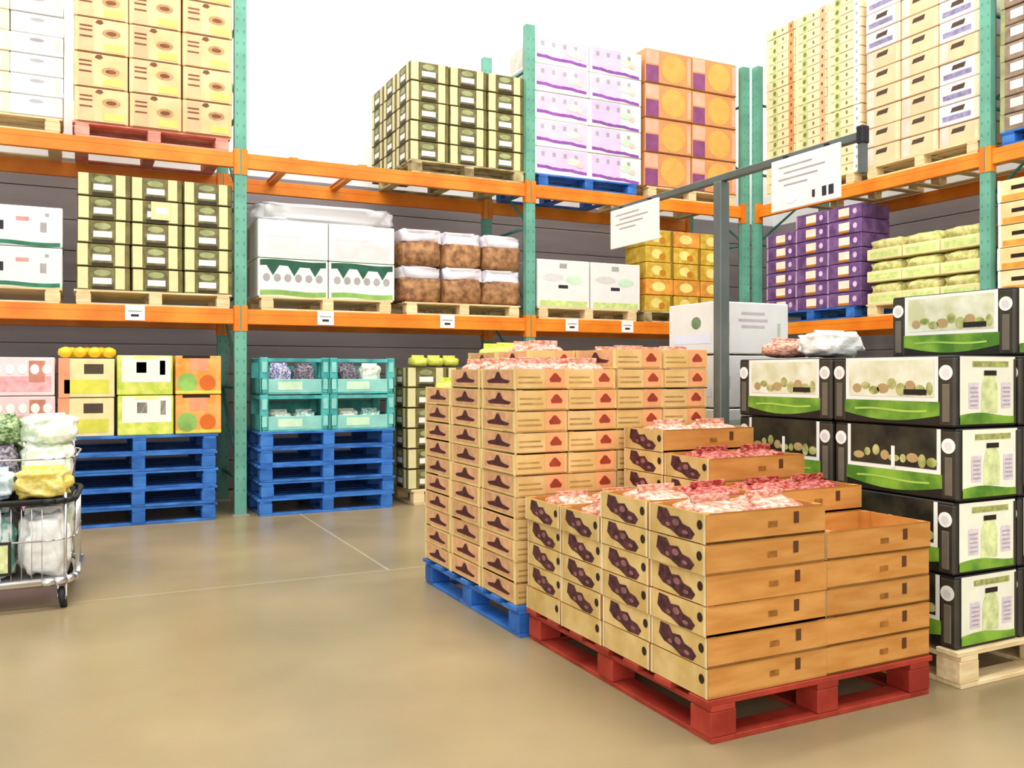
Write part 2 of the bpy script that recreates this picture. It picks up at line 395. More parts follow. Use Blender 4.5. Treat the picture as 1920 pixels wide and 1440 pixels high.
# middle shelf of the back rack
d = (.56, .6, .32); grn = M('green_print', '#2f7a5c', .6, .2, 12)
b = carton('', d, wbox); b.wave(d, '-y', .02, .12, .02, grn, 1); b.rect(d, '-y', .2, .38, .27, .6, ink); b.rect(d, '-y', .72, .36, .8, .6, grey_ink); b.rect(d, '-y', .42, .62, .58, .72, M('soft_red_print', '#d99a96')); b.rect(d, '-y', .02, .4, .08, .55, grey_ink); b.rect(d, '-y', .78, .75, .83, .83, grey_ink)
b.wave(d, '+x', .02, .12, .02, grn, 1)
GW = Kind('white_green_carton', b)
stack(GW, (-.96, PY + .3, Z1), (.57, 0), 2, .322, 'white carton with green wave', ['outer column', 'column by olive-striped trays'], 'middle shelf', GB)
# white and green cartons under clear film
d = (.62, .6, .34)
def film_box(lower):
    b = carton('', d, wbox)
    if lower:
        b.wave(d, '-y', .80, .95, .02, M('deep_green_print', '#1f5a43', .6, .2), 1)
        for k in range(3): b.mark(d, '-y', [(.12 + .3 * k, .82), (.3 + .3 * k, .82), (.21 + .3 * k, .55)], M('deep_green_print', '#1f5a43'), 2)
        for k in range(6): b.oval(d, '-y', .12 + .15 * k, .5, .05, .1, grey_ink, 3)
        b.wave(d, '-y', .03, .16, .02, M('leaf_green_print', '#8cb85a', .6, .2), 1)
    else:
        b.rect(d, '-y', .08, .1, .92, .5, M('soft_grey_white', '#dcd8d8', .6, .05)); b.rect(d, '-y', .1, .55, .6, .62, M('soft_grey_white', '#dcd8d8')); b.rect(d, '-y', .02, .0, .98, .05, M('mint_print', '#cdeccb'))
    b.rect(d, '-x', .1, .1, .3, .9, grey_ink)
    return Kind('film_wrapped_carton', b)
fk = [film_box(1), film_box(0)]
stack(lambda c, i: fk[i], (1.72, PY + .3, Z1), (.63, 0), 2, .342, 'white carton with green band', ['column by the upright', 'column by the brown sacks'], 'middle shelf', GB)
film = M('clear_film', '#e8e8ea', .15, .06, 3, alpha=.6, spec=.6)
b = MB(); b.blob((2.035, PY + .31, Z1 + .76), (.63, .30, .085), film, 3, .10, 3.5, 4, .3); o = obj('stretch_film', b); tag(o, 'clear stretch film bundle bulging on top of the white green cartons', 'plastic film')
# mesh sacks of brown produce with white header
d = (.42, .5, .355)
brn = M('brown_produce', '#7c5234', .7, .4, 16, col2='#bd8c5c', lo=.36, hi=.66, bump=.6)
def sack(seed):
    b = MB(); b.blob((0, 0, .125), (.208, .25, .125), brn, seed, .05, 3, 3, .28)
    hd = MB(); hd.blob((0, 0, .285), (.205, .24, .068), M('white_film_top', '#f2eef2', .35, .04, 6, col2='#d8d2da'), seed + 5, .12, 3, 3, .28)
    return Kind('produce_sack', b, [('paper_header', hd, 'white top of the sack')], 'sack')
sk = [sack(1), sack(2), sack(3)]
stack(lambda c, i: sk[(c + i) % 3], (2.94, PY + .27, Z1), (.43, 0), 2, .345, 'brown produce sack with white top', ['column by the white cartons', 'centre column', 'column by the upright'], '', GB, rot=.0)
# white cartons, single layer
d = (.62, .6, .49)
b = carton('', d, wbox); b.rect(d, '-y', .05, .02, .95, .14, M('lime_print', '#cfe08a', .6, .15, 20)); b.rect(d, '-y', .42, .82, .56, .92, grey_ink); b.rect(d, '-y', .4, .4, .58, .47, ink); b.oval(d, '-y', .3, .62, .2, .08, M('soft_grey_white', '#dcd8d8')); b.oval(d, '-y', .7, .58, .16, .09, M('mint_print', '#cdeccb'))
SW = Kind('tall_white_carton', b)
stack(SW, (4.48, PY + .3, Z1), (.635, 0), 1, .5, 'tall white carton with lime foot', ['next to the upright', 'next to yellow cartons'], 'middle shelf', GB)
# yellow cartons
d = (.36, .4, .176); yel = M('yellow_carton', '#c2971f', .6, .2, 14, col2='#dcbb4a')
b = carton('', d, yel); b.oval(d, '-y', .4, .5, .2, .3, M('pale_gold_print', '#f0dc84', .6)); b.rect(d, '-y', .9, .05, 1, .95, M('brown_gold_print', '#8a6a14')); b.oval(d, '-y', .6, .35, .12, .2, M('amber_ink', '#c47c18'), 2)
YC = Kind('yellow_carton', b)
b = carton('', d, M('orange_yellow_carton', '#e0983a', .6, .2, 14)); b.oval(d, '-y', .45, .5, .25, .3, M('pale_gold_print', '#f0dc84'))
YO = Kind('yellow_carton', b)
stack(lambda c, i: YO if i == 1 or (c == 1 and i == 4) else YC, (5.68, PY + .2, Z1), (.37, 0), 5, .178, 'yellow fruit carton', ['column by tall white cartons', 'centre column', 'column by the corner'], 'middle shelf', GB)

# ---- side rack (fronts face the aisle, towards -x)
Q = -math.pi / 2; XR = 6.98
# purple trays with white handles
d = (.44, .4, .145); plum = M('purple_carton', '#5c3c6e', .6, .2, 10, col2='#7f5c90')
b = carton('', d, plum); b.rect(d, '-y', .34, .25, .66, .80, M('cream_handle', '#f5ead6', .5)); b.rect(d, '-y', .34, .10, .66, .25, M('amber_ink', '#c47c18'), 2); b.rect(d, '-y', 0, 0, .05, .9, M('lilac_edge', '#b79ac4')); b.oval(d, '-y', .82, .5, .06, .2, lil)
PT = Kind('purple_tray', b, cat='tray')
stack(PT, (XR + .2, 7.42, Z1), (0, -.445), [6, 7, 7], .147, 'purple tray with cream handle', ['column in the corner', 'centre column', 'column by the pale trays'], 'side rack', GB, rz=Q)
# pale green produce trays
d = (.40, .45, .21)
b = carton('', (d[0], d[1], .11), M('cream_tray', '#efe3a6', .6, .08, 8)); b.blob((0, 0, .14), (.195, .22, .065), M('pale_green_produce', '#b9bf6a', .6, .3, 22, col2='#ecdf9c', lo=.4, hi=.6, bump=.5), 4, .12, 5, 3, .5)
b.rect((d[0], d[1], .11), '-y', .1, .2, .9, .7, M('lime_print', '#cfe08a', .6, .15, 20))
GT = Kind('pale_produce_tray', b, cat='tray')
stack(GT, (XR + .23, 6.04, Z1), (0, -.41), 3, .215, 'pale green produce tray', ['column by purple trays', 'centre column', 'column by the upright'], 'side rack', GB, rz=Q)
# orange-cream cartons with handle holes
d = (.4, .45, .187)
b = carton('', d, M('buff_carton', '#f0c98a', .6, .1, 6, col2='#f2dcae')); b.rect(d, '-y', .3, .5, .62, .68, hole); b.rect(d, '-y', .1, .05, .9, .3, M('orange_print', '#e39a3c', .6, .2)); b.rect(d, '-y', .0, .0, .06, 1, white)
BC = Kind('buff_carton', b)
stack(BC, (XR + .23, 4.66, Z1), (0, -.41), 5, .19, 'buff carton with dark handle hole', ['column by the upright', 'outer column'], 'side rack', GB, rz=Q)
# tall dotted trays, upper shelf
d = (.44, .45, .094)
def dotted(v):
    b = carton('', d, M('cream_dot_carton', '#eed9ae', .6, .05, rand=.05), .003)
    b.rect(d, '-y', .0, .0, .12, 1, M('butter_print', '#ecdcae')); b.rect(d, '-y', .22, .0, .4, 1, M('sage_green_print', '#c4cf8a', .6, .2, 16)); b.oval(d, '-y', .3, .5, .05, .26, M('moss_ink', '#7c7a3c'), 2)
    b.oval(d, '-y', .58, .5, .03, .2, M('moss_ink', '#7c7a3c'), 2)
    b.rect(d, '-y', .78, .0, .96, 1, (M('rust_print', '#d9955a', .6, .15), M('peach_panel', '#e9b488'), M('white_print', '#f4f3ea'))[v], 1)
    b.oval(d, '-y', .87, .5, .03, .2, (brown_ink, brown_ink, grey_ink)[v], 2)
    return Kind('dotted_tray', b, cat='tray')
dk = [dotted(0), dotted(1), dotted(2)]
stack(lambda c, i: dk[c], (XR + .23, 7.43, Z2), (0, -.45), 19, .0955, 'thin cream dotted tray', ['column in the corner', 'centre column', 'column by slotted cartons'], 'side rack', GB, rz=Q)
# cream cartons with dark slots, upper shelf
d = (.40, .45, .185)
def slotbox(v):
    b = carton('', d, M(('cream_pink_carton', 'whitish_carton')[v], ('#e4c69c', '#e6dcd8')[v], .6, .06, 6, rand=.06))
    b.mark(d, '-y', [(.3, .58), (.62, .58), (.66, .82), (.34, .8)], M('slot_brown', '#4b3a2c'), 1)
    if v: b.rect(d, '-y', .1, .2, .8, .45, M('violet_grey_print', '#8d86a8', .6, .3, 20), 1)
    else: b.rect(d, '-y', .05, .05, .25, .95, M('pale_rose_print', '#f0cfc0'))
    b.rect(d, '-y', .88, .05, .97, .95, M('butter_print', '#ecdcae'))
    return Kind('slotted_carton', b)
sb = [slotbox(0), slotbox(1)]
stack(lambda c, i: sb[1] if (c == 2 and i in (1, 2, 3, 5, 6, 7)) or (i > 5 and c == 0) else sb[0], (XR + .23, 6.05, Z2), (0, -.41), 9, .188, 'slotted cream carton', ['column by dotted trays', 'centre column', 'column by the upright'], 'upper side rack', GB, rz=Q)
# brown trays on a blue pallet, upper shelf far end
d = (.4, .45, .145)
b = carton('', d, M('umber_tray', '#7b6656', .65, .2, 12, col2='#9c8672')); b.rect(d, '-y', .22, .3, .5, .8, M('cream_handle', '#f5ead6')); b.rect(d, '-y', .55, .55, .85, .8, hole); b.rect(d, '-y', .0, .0, .1, 1, M('sage_print', '#9aa06c'))
BT = Kind('brown_tray', b, cat='tray')
stack(BT, (XR + .23, 4.64, Z2), (0, -.41), 9, .148, 'brown tray with cream mark', ['column by the upright', 'outer column'], 'upper side rack', GB, rz=Q)

# pallets below them
for kk, u, lvl, side, lb in (
    (PW, -.72, 1, 'b', 'pale wooden pallet under the slotted white cartons'), (PP, .57, 1, 'b', 'faded red pallet under the peach cartons'),
    (PD, 3.42, 1, 'b', 'dark wooden pallet under the olive-striped trays, upper shelf'), (PB, 4.78, 1, 'b', 'blue pallet under the white cartons with purple waves'),
    (PW, 6.12, 1, 'b', 'wooden pallet under the apricot cartons'), (PW, -.72, 0, 'b', 'pale wooden pallet under the white cartons with green wave'),
    (PW, .58, 0, 'b', 'pale wooden pallet under the olive-striped trays, middle shelf'), (PW, 2.03, 0, 'b', 'pale wooden pallet under the cartons with green band'),
    (PW, 3.37, 0, 'b', 'pale wooden pallet under the brown produce sacks'), (PW, 4.78, 0, 'b', 'pale wooden pallet under the tall white cartons'),
    (PD, 6.06, 0, 'b', 'dark wooden pallet under the yellow cartons'), (PB, 6.98, 0, 's', 'blue pallet under the purple trays'),
    (PW, 5.63, 0, 's', 'wooden pallet under the pale green produce trays'), (PW, 4.24, 0, 's', 'wooden pallet under the buff cartons'),
    (PW, 6.98, 1, 's', 'wooden pallet under the thin dotted trays'), (PW, 5.63, 1, 's', 'wooden pallet under the slotted cream cartons'),
    (PB, 4.22, 1, 's', 'blue pallet under the brown trays')): rackp(kk, u, lvl, side, lb)

# price cards hung on the lower beam
for i, (x, wtxt) in enumerate(((.42, 'under the olive-striped trays'), (2.0, 'under the cartons with green band'), (3.18, 'under the brown sacks'), (4.56, 'under the first tall white carton'), (5.24, 'under the second tall white carton'))):
    b = MB(); b.box(-.075, -.004, -.11, .075, 0, .015, tag_w); b.rect((.15, .008, 1), '-y', .15, -.04, .85, -.03, grey_ink); b.rect((.15, .008, 1), '-y', .3, -.08, .7, -.06, ink)
    o = obj('price_card', b, loc=(x, PY - .03, L1 - .01)); tag(o, 'white price card on the orange beam ' + wtxt, 'price card', 'price cards on the lower beam')

# ------------------------------------------------------------------ floor level of the back rack
def pile(kind, x, y, n, desc):
    for i in range(n):
        kind.put((x + random.uniform(-.008, .008), y + random.uniform(-.006, .006), .144 * i), random.uniform(-.006, .006), f'{desc}, {layer_word(i, n)}', 'stacked blue pallets under the goods')
FY = 7.70 + .51
pile(FB, .44, FY, 5, 'blue wooden pallet in the stack under the green and orange cartons')
pile(FB, 1.995, FY, 5, 'blue wooden pallet in the stack under the teal crates')
FB.put((-.93, FY, 0), 0, 'blue wooden pallet on the floor behind the cart, holding pink cartons', 'stacked blue pallets under the goods')
# fruit cartons on the pallets
d = (.42, .5, .325)
b = carton('', d, M('lime_carton', '#b5c93c', .6, .2, 12, col2='#dfe070')); b.rect(d, '-y', .08, .32, .96, .96, M('offwhite_print', '#f2f1dc', .6, .04)); b.rect(d, '-y', .34, .55, .52, .82, M('mauve_grey_print', '#8d8084')); b.rect(d, '-y', .76, .5, .86, .86, M('deep_green_print', '#1f5a43')); b.rect(d, '-y', .3, .9, .7, .99, M('butter_yellow', '#efe08e'), 2)
LC = Kind('lime_white_carton', b)
d2 = (.36, .5, .325)
b = carton('', d2, M('orange_fruit_carton', '#e8902c', .6, .2, 9, col2='#f0b468')); b.oval(d2, '-y', .25, .3, .22, .25, M('leaf_green_print', '#8cb85a'), 1); b.rect(d2, '-y', .3, .6, .7, .95, M('salmon_print', '#ef9a72')); b.rect(d2, '-y', .0, .02, 1, .1, M('lime_yellow', '#d8d34e')); b.oval(d2, '-y', .7, .3, .18, .2, M('rust_orange_print', '#d96a1c'), 2); b.rect(d2, '-y', .15, .93, .75, .99, hole, 3)
FC = Kind('orange_fruit_carton', b)
stack(LC, (.495, 7.98, .722), (0, 0), 2, .327, 'lime and white carton on blue pallets', ['beside orange cartons'], '', 'fruit cartons on the blue pallets')
stack(FC, (.90, 7.98, .722), (0, 0), 2, .327, 'orange fruit carton on blue pallets', ['beside the green upright'], '', 'fruit cartons on the blue pallets')
d = (.40, .5, .31)
b = carton('', d, M('buff_yellow_carton', '#e8d8a0', .6, .1, 9)); b.rect(d, '-y', .1, .1, .9, .45, M('lime_yellow', '#d8d34e', .6, .2)); b.rect(d, '-y', .45, .6, .8, .85, M('slot_brown', '#4b3a2c')); b.rect(d, '-y', .0, .0, .2, 1, M('salmon_print', '#ef9a72'))
YB = Kind('buff_yellow_carton', b)
stack(YB, (.06, 7.98, .722), (0, 0), 2, .312, 'buff carton holding yellow fruit', ['beside lime cartons'], '', 'fruit cartons on the blue pallets')
fruit_y = M('yellow_fruit', '#f0b91e', .4, .2, 10, col2='#e8d23c')
for i in range(7):
    b = MB(); b.blob((0, 0, .045), (.055, .055, .045), fruit_y, i, .05, 2, 2)
    sp = MB(); sp.cyl((0, 0, .085), (.004, 0, .1), .004, brown_ink, 6)
    o = obj('yellow_fruit', b, loc=(-.09 + .105 * (i % 4) + (.05 if i > 3 else 0), 7.80 + .11 * (i // 4), 1.346)); obj('stalk', sp, o)
    tag(o, f'yellow round fruit on the buff carton, {["first", "second", "third", "fourth"][i % 4]} from the pink cartons, {["front", "rear"][i // 4]} row', 'fruit', 'yellow fruit on the buff carton')
d = (.44, .5, .30)
for i, (c1, c2, c3, nm) in enumerate((('#f0d0cf', '#e9a6a8', '#c9846c', 'pale pink'), ('#eec7da', '#d9a2c9', '#a678c0', 'lilac pink'))):
    b = carton('', d, M('pink_carton_%d' % i, c1, .6, .08, 8)); b.rect(d, '-y', .05, .1, .95, .5, M('pink_print_%d' % i, c2, .6, .2, 18)); b.rect(d, '-y', .6, .35, .85, .9, M('tan_lilac_print_%d' % i, c3, .6, .2), 2)
    for k in range(5): b.oval(d, '-y', .12 + .19 * k, .68, .07, .13, white, 3)
    pkk = Kind('pink_carton', b)
    stack(pkk, (-.38 - .45 * i, 7.98, .146), (0, 0), 4, .302, nm + ' fruit carton on the floor pallet', ['behind the cart'], '', 'pink fruit cartons behind the cart')

# bags: pillow shapes used in crates, trays and in the cart
bag_pal = {
    'clear salad': M('salad_film', '#cfe0c0', .25, .3, 9, col2='#f2f4ee', lo=.4, hi=.6, spec=.6, bump=.5),
    'green leafy': M('leafy_film', '#3f6b2e', .3, .3, 14, col2='#c3d6a2', lo=.38, hi=.62, bump=.6),
    'white': M('white_film_bag', '#e4e4e0', .28, .1, 7, col2='#fbfbf7', spec=.6, bump=.5),
    'teal printed': M('teal_film_bag', '#6fb8a2', .3, .3, 8, col2='#eef6f0', lo=.42, hi=.58, bump=.4),
    'pale blue': M('blue_film_bag', '#a9c4cf', .28, .2, 6, col2='#e6f0f2', bump=.4),
    'dark grape': M('grape_film_bag', '#3a3040', .3, .3, 16, col2='#a49aa4', lo=.4, hi=.62, bump=.6),
    'yellow': M('yellow_film_bag', '#e0c23a', .3, .2, 10, col2='#f2ea9c', bump=.4),
    'violet': M('violet_film_bag', '#6d6aa8', .3, .3, 14, col2='#e4e4f0', lo=.42, hi=.58, bump=.5),
    'red fruit': M('red_fruit_film', '#8e1f18', .28, .3, 13, col2='#e08a7a', lo=.42, hi=.70, bump=.6),
    'pink film': M('pink_fruit_film', '#c2714c', .25, .2, 11, col2='#efcabb', lo=.38, hi=.66, bump=.5, spec=.6),
    'lime': M('lime_fruit_film', '#b9c424', .3, .2, 14, col2='#e6ea7c', bump=.5)}
_bm = {}
def bag(colour, loc, size, label, group, rz=0.0, tilt=(0, 0), fruit=False):
    key = (colour, fruit, random.randrange(2))
    if key not in _bm:
        b = MB(); m = bag_pal[colour]; s_ = len(_bm) + 1
        if fruit:
            b.blob((0, 0, .42), (.46, .46, .40), m, s_, .05, 2, 3, .6)
            rr = random.Random(s_)
            for k in range(13):
                a = k * 2.4; q = .34 * math.sqrt(k / 13)
                b.blob((q * math.cos(a), q * math.sin(a), .60 + rr.uniform(-.06, .06)), (.16, .16, .24), m, k, .05, 2, 2)
        else:
            b.blob((0, 0, .46), (.47, .46, .46), m, s_, .13, 2.6, 4, .6)
        e = MB(); e.box(-.36, -.02, .86 if not fruit else .80, .36, .02, 1.0, m, .008)
        _bm[key] = (b.mesh('bag'), e.mesh('bag_seal'))
    a, sl = _bm[key]
    o = obj('produce_bag', a, loc=loc); o.scale = size; o.rotation_euler = (tilt[0], tilt[1], rz)
    obj('sealed_edge', sl, o)
    tag(o, label, 'bag', group); return o

# teal plastic crates, two by two, on the blue pallets
tp = M('teal_plastic', '#2c8f92', .4, .15, 6, col2='#5fc4bc'); tpl = M('teal_plastic_light', '#8fd0c6', .4, .1)
def crate_kind():
    W, D, Hh = .60, .5, .318
    sh = MB()
    sh.box(-W / 2, -D / 2, 0, W / 2, D / 2, .012, tp)
    for sx in (-1, 1):
        x = sx * (W / 2 - .01)
        sh.box(x - .01, -D / 2, 0, x + .01, D / 2, .14, tp)
    sh.box(-W / 2, D / 2 - .02, 0, W / 2, D / 2, .25, tp)
    parts = []
    for sx in (-1, 1):
        for sy in (-1, 1):
            b = MB(); x = sx * (W / 2 - .035); y = sy * (D / 2 - .03)
            b.box(x - .035, y - .03, .0, x + .035, y + .03, Hh, tp, .006)
            b.box(x - .02, -D / 2 - .004, .04, x + .02, -D / 2 + .004, .13, tpl) if sy < 0 else None
            b.box(x - .02, -D / 2 - .004, .19, x + .02, -D / 2 + .004, .28, tpl) if sy < 0 else None
            parts.append(('corner_post', b))
    b = MB(); b.box(-W / 2 + .07, -D / 2, .012, W / 2 - .07, -D / 2 + .014, .13, tpl, .003); b.rect((W, D, Hh), '-y', .25, .12, .6, .34, M('mint_print', '#cdeccb')); parts.append(('front_panel', b, 'pale teal slotted front'))
    b = MB(); b.box(-W / 2 + .07, -D / 2, Hh - .04, W / 2 - .07, -D / 2 + .014, Hh - .008, tp, .003)
    for sx in (-1, 1): b.box(sx * (W / 2 - .007) - .007, -D / 2 + .06, Hh - .04, sx * (W / 2 - .007) + .007, D / 2 - .06, Hh - .008, tp)
    parts.append(('top_rim', b))
    return Kind('plastic_crate', sh, parts, 'crate')
CK = crate_kind()
for c, (cx, cn) in enumerate(((1.70, 'by the green upright'), (2.305, 'away from the upright'))):
    for i in range(2):
        z = .722 + .322 * i
        CK.put((cx, 7.96, z), 0, f'teal plastic crate {cn}, {("lower", "upper")[i]} of two', 'teal crates on the blue pallets')
        for k in range(2):
            bag(('clear salad', 'teal printed', 'violet', 'dark grape')[(c + 2 * i + k) % 4 if i else k], (cx - .11 + .22 * k, 7.88, z + .014), (.2, .22, (.17, .26)[i]), f'produce bag in the {("lower", "upper")[i]} teal crate {cn}, {("first", "second")[k]} of two', 'bags in the teal crates')
# pale produce trays at floor level behind the tan trays
FW.put((3.38, FY, 0), 0, 'wooden pallet on the floor behind the tall tan stack', 'pallets on the shop floor')
stack(ST, (2.93, PY + .05, .146), (.405, 0), 6, .19, 'olive-striped tray', ['column by teal crates', 'centre column', 'inner column'], 'floor level', GB)
for k in range(3):
    bag('lime', (2.86 + .17 * k, 7.80 + .03 * k, .146 + 6 * .19), (.17, .24, .11), f'bag of lime green fruit on striped trays, {("first", "second", "third")[k]} from the teal crates', 'lime fruit bags at floor level', fruit=True)

# ------------------------------------------------------------------ tall stack of tan trays on the blue pallet
def tray_shell(W, D, Hh, m, t=.006, notch=True):
    b = MB()
    b.box(-W / 2, -D / 2, 0, W / 2, D / 2, t, m)
    g = .003
    for sy in (-1, 1):
        y = sy * (D / 2 - t / 2)
        b.box(-W / 2, y - t / 2, 0, W / 2, y + t / 2, Hh - g, m)
    for sx in (-1, 1):
        x = sx * (W / 2 - t / 2)
        b.box(x - t / 2, -D / 2 + t, 0, x + t / 2, D / 2 - t, Hh - g, m)
    return b
def tan_tray():
    W, D, Hh = .272, .392, .099; d = (W, D, Hh)
    m = M('tan_board', '#d9b06a', .7, .1, 7, col2='#e5c384', rand=.08)
    b = tray_shell(W, D, Hh, m)
    ps = M('peach_side', '#eda870', .65, .08)
    # aisle side: logo of a wide base with a peak
    lg = [(.22, .30), (.78, .30), (.84, .42), (.66, .50), (.60, .56), (.54, .80), (.48, .80), (.42, .56), (.30, .50), (.18, .42)]
    b.rect(d, '-x', .10, .16, .90, .92, M('rosy_tan_print', '#d3a074', .7, .15, 20), 1)
    b.mark(d, '-x', lg[:5] + lg[7:], maroon, 2); b.mark(d, '-x', [(.40, .5), (.62, .5), (.54, .84), (.48, .84)], maroon, 3)
    b.rect(d, '-x', .0, .0, .06, 1, M('straw_edge', '#e8cf8c')); b.rect(d, '-x', .94, .0, 1, 1, M('straw_edge', '#e8cf8c'))
    # front end: ruled lines and the peach panel with a dark leaf
    st = M('olive_tan_print', '#b08f4a', .7, .2, 20)
    b.rect(d, '-y', .04, .30, .50, .38, st); b.rect(d, '-y', .04, .55, .46, .62, st); b.rect(d, '-y', .04, .04, .96, .08, M('amber_line', '#b9863e'))
    b.rect(d, '-y', .56, .10, .95, .98, ps)
    b.mark(d, '-y', [(.66, .36), (.86, .36), (.88, .5), (.78, .78), (.73, .78), (.64, .5)], M('brick_ink', '#9a3820', .6, .2), 2)
    for sx in (-1, 1):
        for sy in (-1, 1): b.box(sx * (W / 2 - .018) - .012, sy * (D / 2 - .018) - .012, .006, sx * (W / 2 - .018) + .012, sy * (D / 2 - .018) + .012, Hh - .001, m)
    return Kind('tan_fruit_tray', b, cat='tray')
TT = tan_tray()
PBF = pallet_kind(bluep, L=1.13, D=1.22, nm='blue_pallet')
PBF.put((2.375, 4.24, 0), 0, 'blue pallet under the tall tan tray stack', 'pallets on the shop floor')
TX = [1.958 + .2775 * c for c in range(4)]; TY = [3.845 + .40 * r for r in range(3)]
GT_ = 'tan trays of the tall stack'
rown = ('front row', 'middle row', 'back row'); coln = ('outer column', 'second column', 'third column', 'column by the grey pole')
tops = {(0, 0): 11, (0, 1): 11, (0, 2): 10, (1, 0): 11, (2, 0): 12, (3, 0): 12, (1, 1): 12, (2, 1): 12, (3, 1): 12, (1, 2): 12, (2, 2): 12, (3, 2): 12}
for (c, r), n in tops.items():
    for i in range(n):
        if c and r and i < 10: continue
        TT.put((TX[c] + random.uniform(-.004, .004), TY[r] + random.uniform(-.004, .004), .146 + .1 * i), random.uniform(-.008, .008),
               f'tan fruit tray, {rown[r]}, {coln[c]}, {layer_word(i, n)}, tall stack', GT_)
PF = [(0, 0, 'pink film'), (1, 0, 'pink film'), (0, 1, 'pink film'), (0, 2, 'lime'), (1, 1, 'pink film'), (1, 2, 'lime'), (2, 0, 'pink film'), (3, 0, 'pink film')]
for c, r, co in PF:
    n = tops[(c, r)]
    for k in range(2):
        bag(co, (TX[c], TY[r] - .09 + .18 * k, .146 + .1 * (n - 1) + .008), (.24, .17, .145 if c < 2 else .11), f'{co} fruit bag, {("near", "far")[k]} half, {rown[r]}, {coln[c]}, tall stack top', 'fruit bags on the tall tan stack', fruit=True)

# ------------------------------------------------------------------ low stack of cardboard trays on the red pallet
def big_tray(plain=False):
    W, D, Hh = .530, .318, .1015; d = (W, D, Hh)
    m = M('kraft_board', '#bf7f36', .72, .12, 5, col2='#d0954c', rand=.08, stretch=(1, 1, 5))
    b = tray_shell(W, D, Hh, m, .007)
    lt = M('khaki_board_print', '#c4a25c', .7, .12, 9, col2='#d8bb7c')
    b.rect(d, '-x', .0, .0, 1, .975, lt, 1)
    if not plain:
        # ragged dark berry-like logo
        b.mark(d, '-x', [(.15, .50), (.24, .30), (.40, .22), (.56, .03), (.76, .05), (.82, .26), (.74, .44), (.62, .50), (.54, .72), (.40, .68), (.34, .90), (.18, .92)], M('berry_ink', '#33131a', .6, .5, 40, col2='#5c2c30'), 2)
        b.oval(d, '-x', .50, .5, .06, .12, mauve_ink, 3); b.oval(d, '-x', .36, .38, .04, .08, mauve_ink, 3); b.oval(d, '-x', .66, .24, .05, .07, mauve_ink, 3)
    b.oval(d, '-x', .90, .60, .045, .16, hole, 2)
    for f in ('-x',):
        b.rect(d, f, .0, .0, .04, .975, M('pale_kraft_edge', '#e0c898'), 2); b.rect(d, f, .96, .0, 1, .975, M('pale_kraft_edge', '#e0c898'), 2)
    b.rect(d, '-y', .72, .42, .765, .82, M('punched_hole', '#5a3314'), 1)
    b.rect(d, '-y', .50, .36, .58, .56, M('brown_stamp', '#96601f', .7, .3, 40), 1)
    b.rect(d, '-y', .02, .96, .98, 1.0, M('kraft_fold', '#a86f2c'), 1)
    for sx in (-1, 1):
        for sy in (-1, 1): b.box(sx * (W / 2 - .022) - .015, sy * (D / 2 - .022) - .015, .007, sx * (W / 2 - .022) + .015, sy * (D / 2 - .022) + .015, Hh - .001, m)
    return Kind('kraft_fruit_tray', b, cat='tray')
BTR = big_tray(); BTP = big_tray(True)
RP = pallet_kind(redp, L=1.08, D=1.30, nm='red_pallet')
RP.put((2.39, 2.955, 0), 0, 'red painted pallet under the low kraft tray stack', 'pallets on the shop floor')
KX = (2.122, 2.656); KY = [2.472 + .3235 * r for r in range(4)]
rk = ('front row', 'second row', 'third row', 'back row'); ck = ('logo side', 'far side')
ntop = {(0, 0): 6, (1, 0): 5, (0, 1): 6, (1, 1): 6, (0, 2): 5, (1, 2): 7, (0, 3): 5, (1, 3): 8}
for (c, r), n in ntop.items():
    for i in range(n):
        BTR_ = BTP if i == 0 else BTR
        sft = .010 if i >= 4 else 0.0
        BTR_.put((KX[c] + random.uniform(-.004, .004) - (sft if c == 0 else 0), KY[r] + random.uniform(-.003, .003) - (sft * .5 if r == 0 else 0), .146 + .1025 * i), random.uniform(-.010, .010),
                f'kraft fruit tray, {rk[r]}, {ck[c]}, {layer_word(i, n)}, on red pallet', 'kraft trays on the red pallet')
for (c, r), n in ntop.items():
    co = {(0, 0): 'pink film', (0, 1): 'pink film', (1, 1): 'red fruit', (0, 2): 'pink film', (1, 2): 'red fruit', (0, 3): 'pink film', (1, 3): 'pink film', (1, 0): None}[(c, r)]
    if co is None: continue
    for k in range(2):
        cc = 'red fruit' if (c, r, k) == (0, 1, 1) else co
        bag(cc, (KX[c] - .125 + .25 * k, KY[r], .146 + .1025 * (n - 1) + .01), (.235, .28, .128), f'{cc} fruit bag in top kraft tray, {rk[r]}, {ck[c]}, {("near", "far")[k]} half', 'fruit bags on the kraft trays', fruit=True)

